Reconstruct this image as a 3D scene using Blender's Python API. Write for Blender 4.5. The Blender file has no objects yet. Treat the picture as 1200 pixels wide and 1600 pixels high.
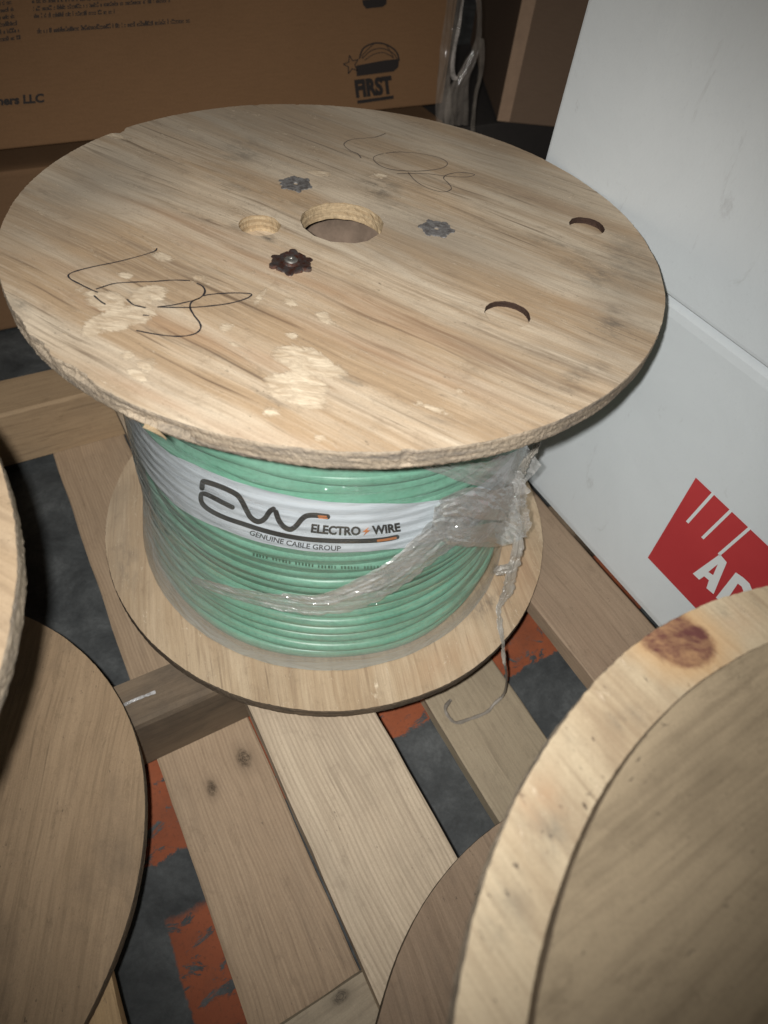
import bpy, math, random
import numpy as np
from mathutils import Vector, Matrix, geometry, noise as mnoise
random.seed(7); rng = np.random.default_rng(7)
S = bpy.context.scene
COL = S.collection
# ------------------------------------------------------------------ camera
CAM = np.array([0.05721, -0.46010, 0.54734]); RT = np.array([0.98910, 0.11250, 0.09498])
UP = np.array([-0.14723, 0.75575, 0.63809]); FW = np.array([0.0, 0.64513, -0.76408]); FPX = 1026.64
cd = bpy.data.cameras.new('camera'); cam = bpy.data.objects.new('camera', cd); COL.objects.link(cam); S.camera = cam
cam.matrix_world = Matrix(((RT[0], UP[0], -FW[0], CAM[0]), (RT[1], UP[1], -FW[1], CAM[1]), (RT[2], UP[2], -FW[2], CAM[2]), (0, 0, 0, 1)))
cd.sensor_fit = 'HORIZONTAL'; cd.sensor_width = 36; cd.lens = 36 * FPX / 1200
cd.clip_start = .01; cd.clip_end = 60
cd.dof.use_dof = True; cd.dof.focus_distance = .50; cd.dof.aperture_fstop = 11
# ------------------------------------------------------------------ world, flash, exposure
W = bpy.data.worlds.new('World'); S.world = W; W.use_nodes = True
W.node_tree.nodes['Background'].inputs[0].default_value = (.55, .50, .45, 1)
W.node_tree.nodes['Background'].inputs[1].default_value = .085
ld = bpy.data.lights.new('flash', 'SPOT'); fl = bpy.data.objects.new('flash', ld); COL.objects.link(fl)
fl.location = (.0389, -.4587, .5532)
fl.rotation_euler = Vector((-.03, .66, -.72)).to_track_quat('-Z', 'Y').to_euler()
ld.energy = 1.0; ld.shadow_soft_size = .0045; ld.spot_size = math.radians(105); ld.spot_blend = 1.0; ld.color = (1.0, .975, .945)
ld.use_nodes = True
_n = ld.node_tree.nodes; _e = _n['Emission']; _f = _n.new('ShaderNodeLightFalloff')
_f.inputs['Strength'].default_value = 29.0; _f.inputs['Smooth'].default_value = 0
ld.node_tree.links.new(_f.outputs['Linear'], _e.inputs['Strength'])
la = bpy.data.lights.new('ceiling_lamp', 'AREA'); lo = bpy.data.objects.new('ceiling_lamp', la); COL.objects.link(lo)
lo.location = (-.8, -1.2, 3.2); lo.rotation_euler = (Vector((.1, .2, 0)) - Vector(lo.location)).to_track_quat('-Z', 'Y').to_euler()
la.size = 1.6; la.energy = 9; la.color = (1, .93, .84)
S.view_settings.view_transform = 'Standard'; S.view_settings.look = 'None'; S.view_settings.exposure = 0; S.view_settings.gamma = 1
S.render.engine = 'CYCLES'
# ------------------------------------------------------------------ where things stand (pallet axes: NB across boards, MM along boards)
NB = np.array([.81106, .58496, 0]); MM = np.array([-.58496, .81106, 0]); ZZ = np.array([0, 0, 1.])
ANG = math.atan2(MM[1], MM[0])
def ray(px, py):
    return (px - 600) / FPX * RT + (800 - py) / FPX * UP + FW
def on(px, py, P0, n):
    d = ray(px, py); return CAM + d * (((P0 - CAM) @ n) / (d @ n))
def onz(px, py, z): return on(px, py, np.array([0, 0, z]), ZZ)
def oncyl(px, py, r, c):
    d = ray(px, py); o = CAM[:2] - c
    a = d[0]**2 + d[1]**2; b = o @ d[:2]; k = o @ o - r * r; D = max(b * b - a * k, 0)
    return CAM + d * ((-b - math.sqrt(D)) / a)
def nm(n, m, z): return n * NB + m * MM + z * ZZ
# ------------------------------------------------------------------ node helpers
class G:
    def __init__(s, name):
        s.m = bpy.data.materials.new(name); s.m.use_nodes = True; s.t = s.m.node_tree; s.N = s.t.nodes; s.L = s.t.links
        s.b = s.N['Principled BSDF']; s.out = s.N['Material Output']
        s.obj = s.N.new('ShaderNodeTexCoord').outputs['Object']
    def put(s, sock, v):
        if isinstance(v, bpy.types.NodeSocket): s.L.new(v, sock)
        elif v is not None:
            if isinstance(v, (tuple, list)) and len(v) == 3 and sock.type == 'RGBA': v = (*v, 1)
            sock.default_value = v
    def math(s, op, a, b=None, clamp=False):
        n = s.N.new('ShaderNodeMath'); n.operation = op; n.use_clamp = clamp; s.put(n.inputs[0], a); s.put(n.inputs[1], b); return n.outputs[0]
    def vmath(s, op, a, b=None):
        n = s.N.new('ShaderNodeVectorMath'); n.operation = op; s.put(n.inputs[0], a); s.put(n.inputs[1], b)
        return n.outputs['Value'] if op in ('LENGTH', 'DISTANCE', 'DOT_PRODUCT') else n.outputs[0]
    def map(s, v, loc=(0, 0, 0), rot=(0, 0, 0), sc=(1, 1, 1)):
        n = s.N.new('ShaderNodeMapping'); s.put(n.inputs[0], v); n.inputs['Location'].default_value = loc
        n.inputs['Rotation'].default_value = rot; n.inputs['Scale'].default_value = sc; return n.outputs[0]
    def noise(s, v, sc=1, det=4, rough=.55, dist=0):
        n = s.N.new('ShaderNodeTexNoise'); s.put(n.inputs['Vector'], v); n.inputs['Scale'].default_value = sc
        n.inputs['Detail'].default_value = det; n.inputs['Roughness'].default_value = rough; n.inputs['Distortion'].default_value = dist
        return n.outputs['Fac']
    def vor(s, v, sc=1):
        n = s.N.new('ShaderNodeTexVoronoi'); s.put(n.inputs['Vector'], v); n.inputs['Scale'].default_value = sc; return n.outputs['Distance']
    def ramp(s, f, stops, interp='LINEAR'):
        n = s.N.new('ShaderNodeValToRGB'); s.put(n.inputs[0], f); e = n.color_ramp.elements; n.color_ramp.interpolation = interp
        while len(e) < len(stops): e.new(.5)
        for i, (p, c) in enumerate(stops):
            e[i].position = p; e[i].color = (c, c, c, 1) if isinstance(c, (int, float)) else (*c, 1)
        return n.outputs[0]
    def step(s, f, a, b, lo=0., hi=1.):
        n = s.N.new('ShaderNodeMapRange'); s.put(n.inputs[0], f); n.inputs[1].default_value = a; n.inputs[2].default_value = b
        n.inputs[3].default_value = lo; n.inputs[4].default_value = hi; n.clamp = True; return n.outputs[0]
    def mix(s, f, a, b, bt='MIX'):
        n = s.N.new('ShaderNodeMix'); n.data_type = 'RGBA'; n.blend_type = bt; s.put(n.inputs[0], f); s.put(n.inputs[6], a); s.put(n.inputs[7], b); return n.outputs[2]
    def attr(s, name):
        n = s.N.new('ShaderNodeAttribute'); n.attribute_name = name; return n.outputs['Fac']
    def sep(s, v):
        n = s.N.new('ShaderNodeSeparateXYZ'); s.put(n.inputs[0], v); return n.outputs
    def bump(s, h, strength=.3, dist=.001, prev=None):
        n = s.N.new('ShaderNodeBump'); s.put(n.inputs['Height'], h); n.inputs['Strength'].default_value = strength
        n.inputs['Distance'].default_value = dist; s.put(n.inputs['Normal'], prev); return n.outputs[0]
    def fin(s, col=None, rough=.7, nrm=None, metal=0, spec=.3):
        s.put(s.b.inputs['Base Color'], col); s.put(s.b.inputs['Roughness'], rough); s.put(s.b.inputs['Metallic'], metal)
        s.put(s.b.inputs['Specular IOR Level'], spec); s.put(s.b.inputs['Normal'], nrm); return s.m

def wood(name, light, mid, dark, ang=0., off=(0, 0, 0), streak=1., cath=.5, dirt=.35, dirtcol=(.10, .085, .07), flecks=.5,
         lines=0., lsc=260., knots=(), warm=None, masks=False, rough=.72, bump=.35, grime2=0.):
    g = G(name)
    v = g.map(g.map(g.obj, loc=off), rot=(0, 0, -ang))
    # gentle waviness of the grain
    wob = g.noise(g.map(v, sc=(5, 9, 9)), 1, 2)
    vv = g.N.new('ShaderNodeCombineXYZ'); g.L.new(g.math('MULTIPLY', g.math('SUBTRACT', wob, .5), .020), vv.inputs[1])
    v = g.vmath('ADD', v, vv.outputs[0])
    for kx, ky, kr in knots:   # grain flows round the knots
        pass
    s1 = g.noise(g.map(v, sc=(2.2, 27, 27)), 1, 7, .66, .2)
    s2 = g.noise(g.map(v, loc=(3, 1, 0), sc=(14, 330, 330)), 1, 4, .6)
    low = g.noise(g.map(v, loc=(7, 3, 1), sc=(2.0, 11, 11)), 1, 2, .45)
    c1 = g.math('SINE', g.math('MULTIPLY', g.math('ADD', low, g.math('MULTIPLY', s1, .07)), 62))
    c1 = g.ramp(g.math('ADD', g.math('MULTIPLY', c1, .5), .5), [(0, 0), (.55, .12), (1, 1)])
    f = g.step(s1, .42, .60)
    col = g.mix(g.math('MULTIPLY', f, streak, True), light, mid)
    col = g.mix(g.math('MULTIPLY', c1, cath, True), col, mid)
    s3 = g.noise(g.map(v, loc=(1, 8, 2), sc=(5, 75, 75)), 1, 5, .65, .5)
    col = g.mix(g.step(s3, .56, .74, 0, .8 * streak), col, dark)
    col = g.mix(g.step(s2, .46, .66, .0, .28), col, dark)
    s5 = g.noise(g.map(v, loc=(2, 4, 4), sc=(22, 650, 650)), 1, 2, .5)
    col = g.mix(g.step(s5, .50, .70, 0, .20), col, [min(1, c * 1.25) for c in light])
    ft = g.noise(g.map(v, loc=(4, 4, 4), sc=(45, 70, 70)), 1, 8, .8, .3)
    col = g.mix(g.step(ft, .54, .70, 0, .40), col, [c * .85 for c in dark])
    s4 = g.noise(g.map(v, loc=(9, 2, 4), sc=(9, 240, 240)), 1, 3, .5, .3)
    col = g.mix(g.math('MULTIPLY', g.step(s4, .60, .68), g.step(g.noise(g.map(v, sc=(6, 14, 14)), 1, 3), .45, .6, 0, .75 * streak)), col, [c * .7 for c in dark])
    if lines:
        w = g.math('SINE', g.math('MULTIPLY', g.sep(v)[1], lsc * 6.283))
        w2 = g.step(w, -.2, .9)
        col = g.mix(g.math('MULTIPLY', w2, lines), col, dark)
    for kx, ky, kr in knots:
        d = g.vmath('SUBTRACT', v_obj(g), (kx, ky, 0)); d = g.map(d, rot=(0, 0, -ang), sc=(.62, 1, 0))
        L = g.math('ADD', g.vmath('LENGTH', d), g.math('MULTIPLY', g.math('SUBTRACT', g.noise(g.obj, 90, 3), .5), kr * .9))
        rings = g.ramp(g.math('ADD', g.math('MULTIPLY', g.math('SINE', g.math('MULTIPLY', L, 3.6 * 6.283 / kr)), .5), .5), [(0, 0), (1, .8)])
        kc = g.mix(rings, [c * .40 for c in mid], [c * .25 for c in dark]); kb = g.noise(g.obj, 260, 5, .75)
        col = g.mix(g.step(L, kr * 2.4, kr * .9, 0, .45), col, [c * .55 for c in mid]); col = g.mix(g.math('MULTIPLY', g.step(L, kr * 1.2, kr * .6), g.step(kb, .38, .55, .25, 1)), col, kc)
    fk = g.noise(g.map(v, loc=(0, 0, 5), sc=(190, 420, 420)), 1, 3, .6)
    fm = g.noise(g.obj, 26, 3)
    col = g.mix(g.math('MULTIPLY', g.step(fk, .66, .72), g.step(fm, .42, .62, 0, flecks)), col, (.06, .045, .035))
    dn = g.noise(g.map(v, loc=(5, 5, 5), sc=(9, 16, 16)), 1, 7, .68, .4)
    col = g.mix(g.step(dn, .48, .78, 0, dirt), col, dirtcol)
    sp = g.noise(g.obj, 900, 2, .6)
    col = g.mix(g.step(sp, .3, .75, 0, .22), col, [c * .5 for c in mid])
    h = g.math('ADD', g.math('MULTIPLY', s2, .8), g.math('MULTIPLY', sp, .35))
    if masks:
        gm = g.attr('grime'); gd = g.noise(g.map(v, sc=(60, 130, 130)), 1, 6, .72)
        gq = g.math('MULTIPLY', gm, g.step(gd, .42, .60, .03, 1.))
        col = g.mix(g.math('MULTIPLY', gq, .85, True), col, (.085, .078, .068))
        wm = g.attr('warm')
        col = g.mix(g.math('MULTIPLY', wm, g.step(s3, .40, .62, .25, .8)), col, (.42, .255, .145))
        gy = g.attr('greyed')
        col = g.mix(g.math('MULTIPLY', gy, g.step(s1, .2, .7, .7, .45)), col, (.30, .262, .21))
        pm = g.attr('putty')
        e = g.noise(g.map(v, sc=(42, 120, 120)), 1, 9, .85, .5)
        pf = g.step(g.math('ADD', pm, g.math('MULTIPLY', g.math('SUBTRACT', e, .5), 2.6)), .22, .42)
        pn = g.noise(g.map(g.obj, rot=(0, 0, .9), sc=(60, 190, 190)), 1, 6, .7, .8)
        pc = g.mix(g.step(pn, .35, .65), (.84, .72, .54), (.52, .40, .27)); pc = g.mix(g.step(ft, .5, .66, 0, .5), pc, (.36, .27, .18))
        col = g.mix(g.math('MULTIPLY', pf, .93), col, pc)
        h = g.math('ADD', h, g.math('MULTIPLY', pf, g.math('ADD', g.math('MULTIPLY', pn, 3.2), .9)))
    n = g.bump(h, bump, .0009)
    return g.fin(col, rough, n, 0, .25)
def v_obj(g): return g.obj

def ply_edge(name, light, dark, gray, plies=5, h=.0125, moldy=.5):
    g = G(name); z = g.sep(g.obj)[2]
    layer = g.math('SINE', g.math('MULTIPLY', z, 6.283 * plies / (2 * h)))
    a = g.noise(g.map(g.obj, sc=(28, 28, 800)), 1, 6, .72, .08)
    b = g.noise(g.map(g.obj, sc=(22, 22, 160)), 1, 8, .8)
    lw = g.noise(g.map(g.obj, sc=(9, 9, 20)), 1, 3)
    col = g.mix(g.math('MULTIPLY', g.step(layer, -.6, .6), g.step(lw, .40, .60, .1, .8)), light, dark)
    col = g.mix(g.step(a, .35, .68, 0, .8), col, dark)
    col = g.mix(g.step(b, .47, .66, 0, moldy), col, gray)
    c = g.noise(g.obj, 420, 4, .7)
    col = g.mix(g.step(c, .35, .7, 0, .45), col, [x * .5 for x in gray])
    n = g.bump(g.math('ADD', a, g.math('MULTIPLY', c, .9)), .7, .0007)
    return g.fin(col, .85, n, 0, .15)

def flat(name, col, rough=.6, metal=0, spec=.4, nsc=0, namt=.3, bump=0):
    g = G(name); c = col; n = None
    if nsc:
        k = g.noise(g.obj, nsc, 5, .65); c = g.mix(g.step(k, .35, .7, 0, namt), col, [x * .45 for x in col])
        if bump: n = g.bump(k, bump, .0006)
    return g.fin(c, rough, n, metal, spec)

def film(name, haze=.25, tint=(.78, .80, .80), rough=.12, sc=(14, 14, 60), hazecol=None, bump=.5, gl=.9, haze_shine=0., base=.06):
    g = G(name)
    tr = g.N.new('ShaderNodeBsdfTransparent'); gy = g.N.new('ShaderNodeBsdfGlossy'); di = g.N.new('ShaderNodeBsdfDiffuse')
    k = g.noise(g.map(g.obj, sc=sc), 1, 6, .65, 1.0)
    n = g.bump(k, bump, .004)
    gy.inputs['Roughness'].default_value = rough; gy.inputs['Color'].default_value = (gl, gl, gl, 1); g.L.new(n, gy.inputs['Normal'])
    di.inputs['Color'].default_value = (*tint, 1); g.L.new(n, di.inputs['Normal'])
    tr.inputs['Color'].default_value = (.97, .985, .98, 1)
    m1 = g.N.new('ShaderNodeMixShader'); m2 = g.N.new('ShaderNodeMixShader')
    hz = g.step(k, .3, .75, haze * .35, haze * 1.5)
    if haze_shine:
        hz = g.math('ADD', hz, g.math('MULTIPLY', g.attr('haze'), haze_shine), True)
    g.L.new(hz, m1.inputs[0]); g.L.new(tr.outputs[0], m1.inputs[1]); g.L.new(di.outputs[0], m1.inputs[2])
    fr = g.N.new('ShaderNodeLayerWeight'); g.L.new(n, fr.inputs['Normal'])
    g.L.new(g.math('ADD', g.math('MULTIPLY', g.math('POWER', fr.outputs['Facing'], 4.), .55), base), m2.inputs[0]); g.L.new(m1.outputs[0], m2.inputs[1]); g.L.new(gy.outputs[0], m2.inputs[2])
    g.L.new(m2.outputs[0], g.out.inputs['Surface'])
    return g.m
# ------------------------------------------------------------------ object helpers
def obj(name, V, F, mats, parent=None, smooth=False, matidx=None, origin=None):
    me = bpy.data.meshes.new(name)
    V = np.asarray(V, float)
    if origin is not None: V = V - np.asarray(origin)
    me.from_pydata(V.tolist(), [], [list(map(int, f)) for f in F])
    for m in (mats if isinstance(mats, (list, tuple)) else [mats]): me.materials.append(m)
    if matidx is not None: me.polygons.foreach_set('material_index', np.asarray(matidx, dtype=np.int32))
    me.polygons.foreach_set('use_smooth', [smooth] * len(me.polygons)); me.update()
    o = bpy.data.objects.new(name, me); COL.objects.link(o)
    if origin is not None and parent is None: o.location = tuple(origin)
    if parent is not None: o.parent = parent
    return o
def tag(o, label=None, cat=None, group=None, kind=None):
    if label: o['label'] = label
    if cat: o['category'] = cat
    if group: o['group'] = group
    if kind: o['kind'] = kind
    return o
def thing(name, loc, label, cat, group=None, rz=0):
    e = bpy.data.objects.new(name, None); COL.objects.link(e); e.location = tuple(loc); e.rotation_euler = (0, 0, rz); e.empty_display_size = .05
    return tag(e, label, cat, group)
def n2(x, y, s=1., z=0.): return mnoise.noise(Vector((x * s, y * s, z)))

def flange(name, R, t, ztop, mats, parent, holes=(), step=.006, chips=(), rough=.0012, seed=0., fields=None, edge_lvls=6, segs=640):
    """plywood disc, top face at ztop (local). holes: (x, y, r, depth or None=through)."""
    th = np.linspace(0, 2 * math.pi, segs, endpoint=False)
    def rad(a, lvl):
        x, y = math.cos(a), math.sin(a)
        r = R + .0010 * n2(x * 3 + seed, y * 3) + rough * .35 * n2(x * 11 + seed, y * 11, 1, lvl * .2) + rough * .28 * n2(x * 70, y * 70 + seed, 1, lvl * .9) + rough * .35 * n2(x * 200, y * 200, 1, lvl * 2.1)
        for ca, cw, cdp, l0, l1 in chips:
            d = abs((a - ca + math.pi) % (2 * math.pi) - math.pi)
            if d < cw and l0 <= lvl <= l1: r -= cdp * (1 - (d / cw)**2) * (.7 + .5 * n2(a * 60, lvl))
        return r
    ring0 = [(rad(a, 0) * math.cos(a), rad(a, 0) * math.sin(a)) for a in th]
    pts = list(ring0); edges = [(i, (i + 1) % segs) for i in range(segs)]
    hr = []
    for (hx, hy, r, dep) in holes:
        k = 56; b = len(pts)
        for i in range(k):
            a = 2 * math.pi * i / k; rr = r * (1 + .02 * n2(math.cos(a) * 5 + hx * 50, math.sin(a) * 5))
            pts.append((hx + rr * math.cos(a), hy + rr * math.sin(a)))
        edges += [(b + i, b + (i + 1) % k) for i in range(k)]; hr.append((b, k))
    gx = np.arange(-R, R, step)
    for i, x in enumerate(gx):
        for y in gx:
            px, py = x + (rng.random() - .5) * step * .4, y + (rng.random() - .5) * step * .4
            if math.hypot(px, py) > R - .0045: continue
            if any(math.hypot(px - h[0], py - h[1]) < h[2] + .002 for h in holes): continue
            pts.append((px, py))
    v, e, f, ov, oe, of = geometry.delaunay_2d_cdt([Vector(p) for p in pts], edges, [], 1, 1e-7)
    V = [(p.x, p.y, ztop) for p in v]; F = []; MI = []
    remap = {}
    for i, src in enumerate(ov):
        for s_ in src: remap[s_] = i
    for tri in f:
        c = sum((v[i] for i in tri), Vector((0, 0))) / 3
        if any((c.x - h[0])**2 + (c.y - h[1])**2 < (h[2] * .96)**2 for h in holes): continue
        F.append(tri); MI.append(0)
    ntop = len(V)
    prev = [remap[i] for i in range(segs)]
    for l in range(1, edge_lvls + 1):
        z = ztop - t * l / edge_lvls; cur = []
        for a in th:
            r = rad(a, l) + (.0005 if 0 < l < edge_lvls else 0); cur.append(len(V)); V.append((r * math.cos(a), r * math.sin(a), z))
        for i in range(segs):
            j = (i + 1) % segs; F.append((prev[i], cur[i], cur[j], prev[j])); MI.append(1)
        prev = cur
    c = len(V); V.append((0, 0, ztop - t))
    bt = [h for h in holes if h[3] is None]
    if bt:
        hx, hy, r, _ = bt[0]; ringb = []
        for i in range(segs):
            a = th[i]; ringb.append(len(V)); V.append((hx + r * math.cos(a), hy + r * math.sin(a), ztop - t))
        for i in range(segs):
            j = (i + 1) % segs; F.append((prev[j], prev[i], ringb[i], ringb[j])); MI.append(0)
    else:
        for i in range(segs): F.append((prev[(i + 1) % segs], prev[i], c)); MI.append(0)
    for (b, k), (hx, hy, r, dep) in zip(hr, holes):
        pr = [remap[b + i] for i in range(k)]; lv = 5; dd = t if dep is None else dep
        for l in range(1, lv + 1):
            cur = []
            for i in range(k):
                p = V[remap[b + i]]; q = 1 + .03 * n2(i * .7, l * 2.1, 1, hx) - (.02 * l / lv)
                cur.append(len(V)); V.append((hx + (p[0] - hx) * q, hy + (p[1] - hy) * q, ztop - dd * l / lv))
            for i in range(k):
                j = (i + 1) % k; F.append((pr[j], cur[j], cur[i], pr[i])); MI.append((3 if dep and dep < .006 else 2) if len(mats) > 2 else 1)
            pr = cur
        if dep is not None:
            F.append(tuple(pr)); MI.append(0)
    o = obj(name, V, F, mats, parent, False, MI)
    if fields:
        me = o.data; A = np.array(V)
        for fn, blobs in fields.items():
            val = np.zeros(len(A))
            for (C, Minv, amp) in blobs:
                q = (A[:, :2] - C) @ Minv.T; d = np.sqrt((q**2).sum(1)); val = np.maximum(val, amp * np.clip(1 - d, 0, 1)**.8)
            val[ntop:] = 0
            at = me.attributes.new(fn, 'FLOAT', 'POINT'); at.data.foreach_set('value', val.astype(np.float32))
    return o
def blob(px, py, rx, ry, z, rot=0., amp=1., c=(0, 0)):
    """an oval patch on a level face, given where the photo shows it; stored as a real ellipse on that face"""
    r = math.radians(rot); ux, uy = math.cos(r) * rx, math.sin(r) * rx; vx, vy = -math.sin(r) * ry, math.cos(r) * ry
    C = onz(px, py, z); a = onz(px + ux, py + uy, z) - C; b = onz(px + vx, py + vy, z) - C
    return (C[:2] - np.array(c), np.linalg.inv(np.array([[a[0], b[0]], [a[1], b[1]]])), amp)

def ribbon(P, w, N, h=0):
    """flat stroke along 3-D points P, width w, lying on the surface with normals N; returns V, F"""
    V, F = [], []
    for i, p in enumerate(P):
        a = P[max(i - 1, 0)]; b = P[min(i + 1, len(P) - 1)]; t = b - a; t /= max(np.linalg.norm(t), 1e-9)
        s = np.cross(N[i], t); s /= max(np.linalg.norm(s), 1e-9); ww = w[i] if hasattr(w, '__len__') else w
        V += [p + s * ww / 2 + N[i] * h, p - s * ww / 2 + N[i] * h]
    F = [(2 * i, 2 * i + 1, 2 * i + 3, 2 * i + 2) for i in range(len(P) - 1)]
    return V, F
def smooth_path(Q, k=6):
    Q = [np.array(q, float) for q in Q]; out = []
    for i in range(len(Q) - 1):
        p0 = Q[max(i - 1, 0)]; p1 = Q[i]; p2 = Q[i + 1]; p3 = Q[min(i + 2, len(Q) - 1)]
        for j in range(k):
            t = j / k; out.append(.5 * (2 * p1 + (p2 - p0) * t + (2 * p0 - 5 * p1 + 4 * p2 - p3) * t * t + (3 * p1 - p0 - 3 * p2 + p3) * t**3))
    out.append(Q[-1]); return out
def join(parts):
    V, F = [], []
    for v, f in parts:
        b = len(V); V += list(v); F += [tuple(i + b for i in q) for q in f]
    return V, F
def board(name, n0, n1, m0, m1, z0, z1, mat, parent=None, jig=.0012, along='m', segs=60):
    """sawn board; its long axis is local x, origin at one end"""
    L = (m1 - m0) if along == 'm' else (n1 - n0); Wd = (n1 - n0) if along == 'm' else (m1 - m0)
    prof = [(0, 0), (0, .5), (0, .94), (.0012 / Wd * 1.5, 1), (.25, 1), (.5, 1), (.75, 1), (1 - .0012 / Wd * 1.5, 1), (1, .94), (1, .5), (1, 0)]
    V, F = [], []; sd = n0 * 31 + z0 * 70 + m0
    for i in range(segs + 1):
        x = L * i / segs
        for (u, w) in prof:
            e = jig * n2(x * 14 + sd, u * 3, 1, w) + jig * .6 * n2(x * 90 + sd, u * 3, 1, w) if u in (0, 1) or w == .94 else 0
            V.append((x, u * Wd + (e if u < .5 else -e), z0 + w * (z1 - z0)))
    P = len(prof)
    for i in range(segs):
        for j in range(P):
            k = (j + 1) % P; F.append((i * P + j, (i + 1) * P + j, (i + 1) * P + k, i * P + k))
    F.append(tuple(range(P))[::1]); F.append(tuple(segs * P + j for j in range(P))[::-1])
    o = obj(name, V, F, mat, parent)
    if along == 'm': o.location = tuple(nm(n1, m0, 0)); o.rotation_euler = (0, 0, ANG)        # local y runs towards -n
    else: o.location = tuple(nm(n0, m0, 0)); o.rotation_euler = (0, 0, ANG - math.pi / 2)      # local x = +n, local y = +m
    return o
def text_mesh(s, bold=0.0):
    c = bpy.data.curves.new('t', 'FONT'); c.body = s; c.offset = bold; c.resolution_u = 3
    o = bpy.data.objects.new('t', c); COL.objects.link(o); bpy.context.view_layer.update()
    me = o.to_mesh(); V = np.array([v.co[:2] for v in me.vertices]); F = [tuple(p.vertices) for p in me.polygons]
    o.to_mesh_clear(); bpy.data.objects.remove(o); bpy.data.curves.remove(c)
    V[:, 0] -= V[:, 0].min(); V[:, 0] /= V[:, 0].max(); V[:, 1] = V[:, 1] / .70
    return V, F
def fill2d(loops):
    """2-D outline(s) with holes -> verts, tris"""
    from mathutils.geometry import tessellate_polygon
    vs = [[Vector((p[0], p[1], 0)) for p in l] for l in loops]; t = tessellate_polygon(vs); flat_ = [p for l in loops for p in l]
    return flat_, [tuple(x) for x in t]
# ------------------------------------------------------------------ materials
M = {}
M['face'] = wood('plywood_face', (.72, .61, .46), (.50, .36, .225), (.21, .14, .088), ang=math.radians(-25), streak=1., cath=.3, dirt=.35,
                 dirtcol=(.24, .20, .155), masks=True, flecks=.6)
M['edge'] = ply_edge('plywood_edge', (.52, .435, .325), (.33, .26, .185), (.15, .135, .12), moldy=.85)
M['hole'] = ply_edge('plywood_hole', (.62, .49, .31), (.36, .25, .14), (.30, .22, .14), plies=6, moldy=.3)
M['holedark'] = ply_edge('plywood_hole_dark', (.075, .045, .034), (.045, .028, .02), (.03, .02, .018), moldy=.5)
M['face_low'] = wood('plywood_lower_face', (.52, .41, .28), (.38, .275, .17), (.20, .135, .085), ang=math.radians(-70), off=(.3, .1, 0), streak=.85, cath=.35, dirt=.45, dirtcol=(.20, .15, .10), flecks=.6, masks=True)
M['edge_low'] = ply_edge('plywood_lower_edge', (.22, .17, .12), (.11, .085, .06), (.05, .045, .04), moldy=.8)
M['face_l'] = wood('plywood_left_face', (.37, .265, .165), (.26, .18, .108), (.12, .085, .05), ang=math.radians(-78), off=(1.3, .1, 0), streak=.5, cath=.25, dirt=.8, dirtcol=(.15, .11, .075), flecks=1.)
M['face_r'] = wood('plywood_right_face', (.52, .43, .295), (.43, .325, .205), (.25, .17, .105), ang=math.radians(-48), off=(.7, 2.1, 0), streak=.5, cath=.12, dirt=.75, dirtcol=(.25, .175, .11), flecks=1.5, masks=True)
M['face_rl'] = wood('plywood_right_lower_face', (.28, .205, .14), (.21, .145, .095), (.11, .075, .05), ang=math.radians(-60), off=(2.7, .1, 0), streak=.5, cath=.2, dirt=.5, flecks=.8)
M['lid'] = wood('grey_brown_plywood', (.33, .262, .172), (.23, .18, .115), (.11, .08, .05), ang=math.radians(38), off=(4.7, .6, 0), streak=.25, cath=.04, dirt=.7, dirtcol=(.14, .108, .07), flecks=.7, rough=.8)
M['edge_lid'] = ply_edge('grey_plywood_edge', (.24, .19, .13), (.12, .09, .06), (.07, .06, .05), moldy=.7)
PINE = (.50, .41, .305), (.39, .308, .222), (.22, .168, .12)
# ================================================================== the pallet floor below
ZF = -.133
def floor_mat():
    g = G('painted_concrete')
    p = g.obj   # floor object is rotated to the pallet axes: local x = n, local y = m
    s = g.sep(p)
    e1 = g.noise(p, 30, 7, .75); e2 = g.noise(p, 9, 4, .6)
    jit = g.math('MULTIPLY', g.math('SUBTRACT', e1, .5), .03)
    y = g.math('ADD', s[1], jit); x = g.math('ADD', s[0], g.math('MULTIPLY', jit, .4))
    b1 = g.math('MULTIPLY', g.step(y, -.2165, -.2145), g.step(y, -.098, -.10))
    b2 = g.math('MULTIPLY', g.math('MULTIPLY', g.step(x, -.289, -.287), g.step(x, -.18, -.182)), g.step(y, -.262, -.272))
    band = g.math('MAXIMUM', b1, b2)
    wear = g.noise(g.map(p, rot=(0, 0, .6), sc=(32, 60, 30)), 1, 7, .72, .6)
    band = g.math('MULTIPLY', band, g.step(wear, .60, .55))
    c1 = g.noise(p, 14, 8, .7, .4); c2 = g.noise(p, 260, 3, .6)
    con = g.ramp(c1, [(.32, (.028, .031, .032)), (.5, (.066, .072, .073)), (.70, (.13, .138, .138))])
    con = g.mix(g.step(c2, .35, .7, 0, .35), con, (.03, .03, .03))
    pa = g.mix(g.step(e2, .35, .65), (.30, .085, .035), (.22, .06, .025))
    pa = g.mix(g.step(c2, .55, .75, 0, .5), pa, (.10, .04, .02))
    pa = g.mix(g.step(c1, .5, .75, 0, .6), pa, (.12, .05, .03))
    col = g.mix(band, con, pa)
    return g.fin(col, .75, g.bump(g.math('ADD', c1, g.math('MULTIPLY', band, .15)), .4, .003), 0, .3)
fo = obj('floor', [(-4, -4, 0), (4, -4, 0), (4, 4, 0), (-4, 4, 0)], [(0, 1, 2, 3)], floor_mat())
fo.location = (0, 0, ZF); fo.rotation_euler = (0, 0, ANG - math.pi / 2); tag(fo, kind='structure')

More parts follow.
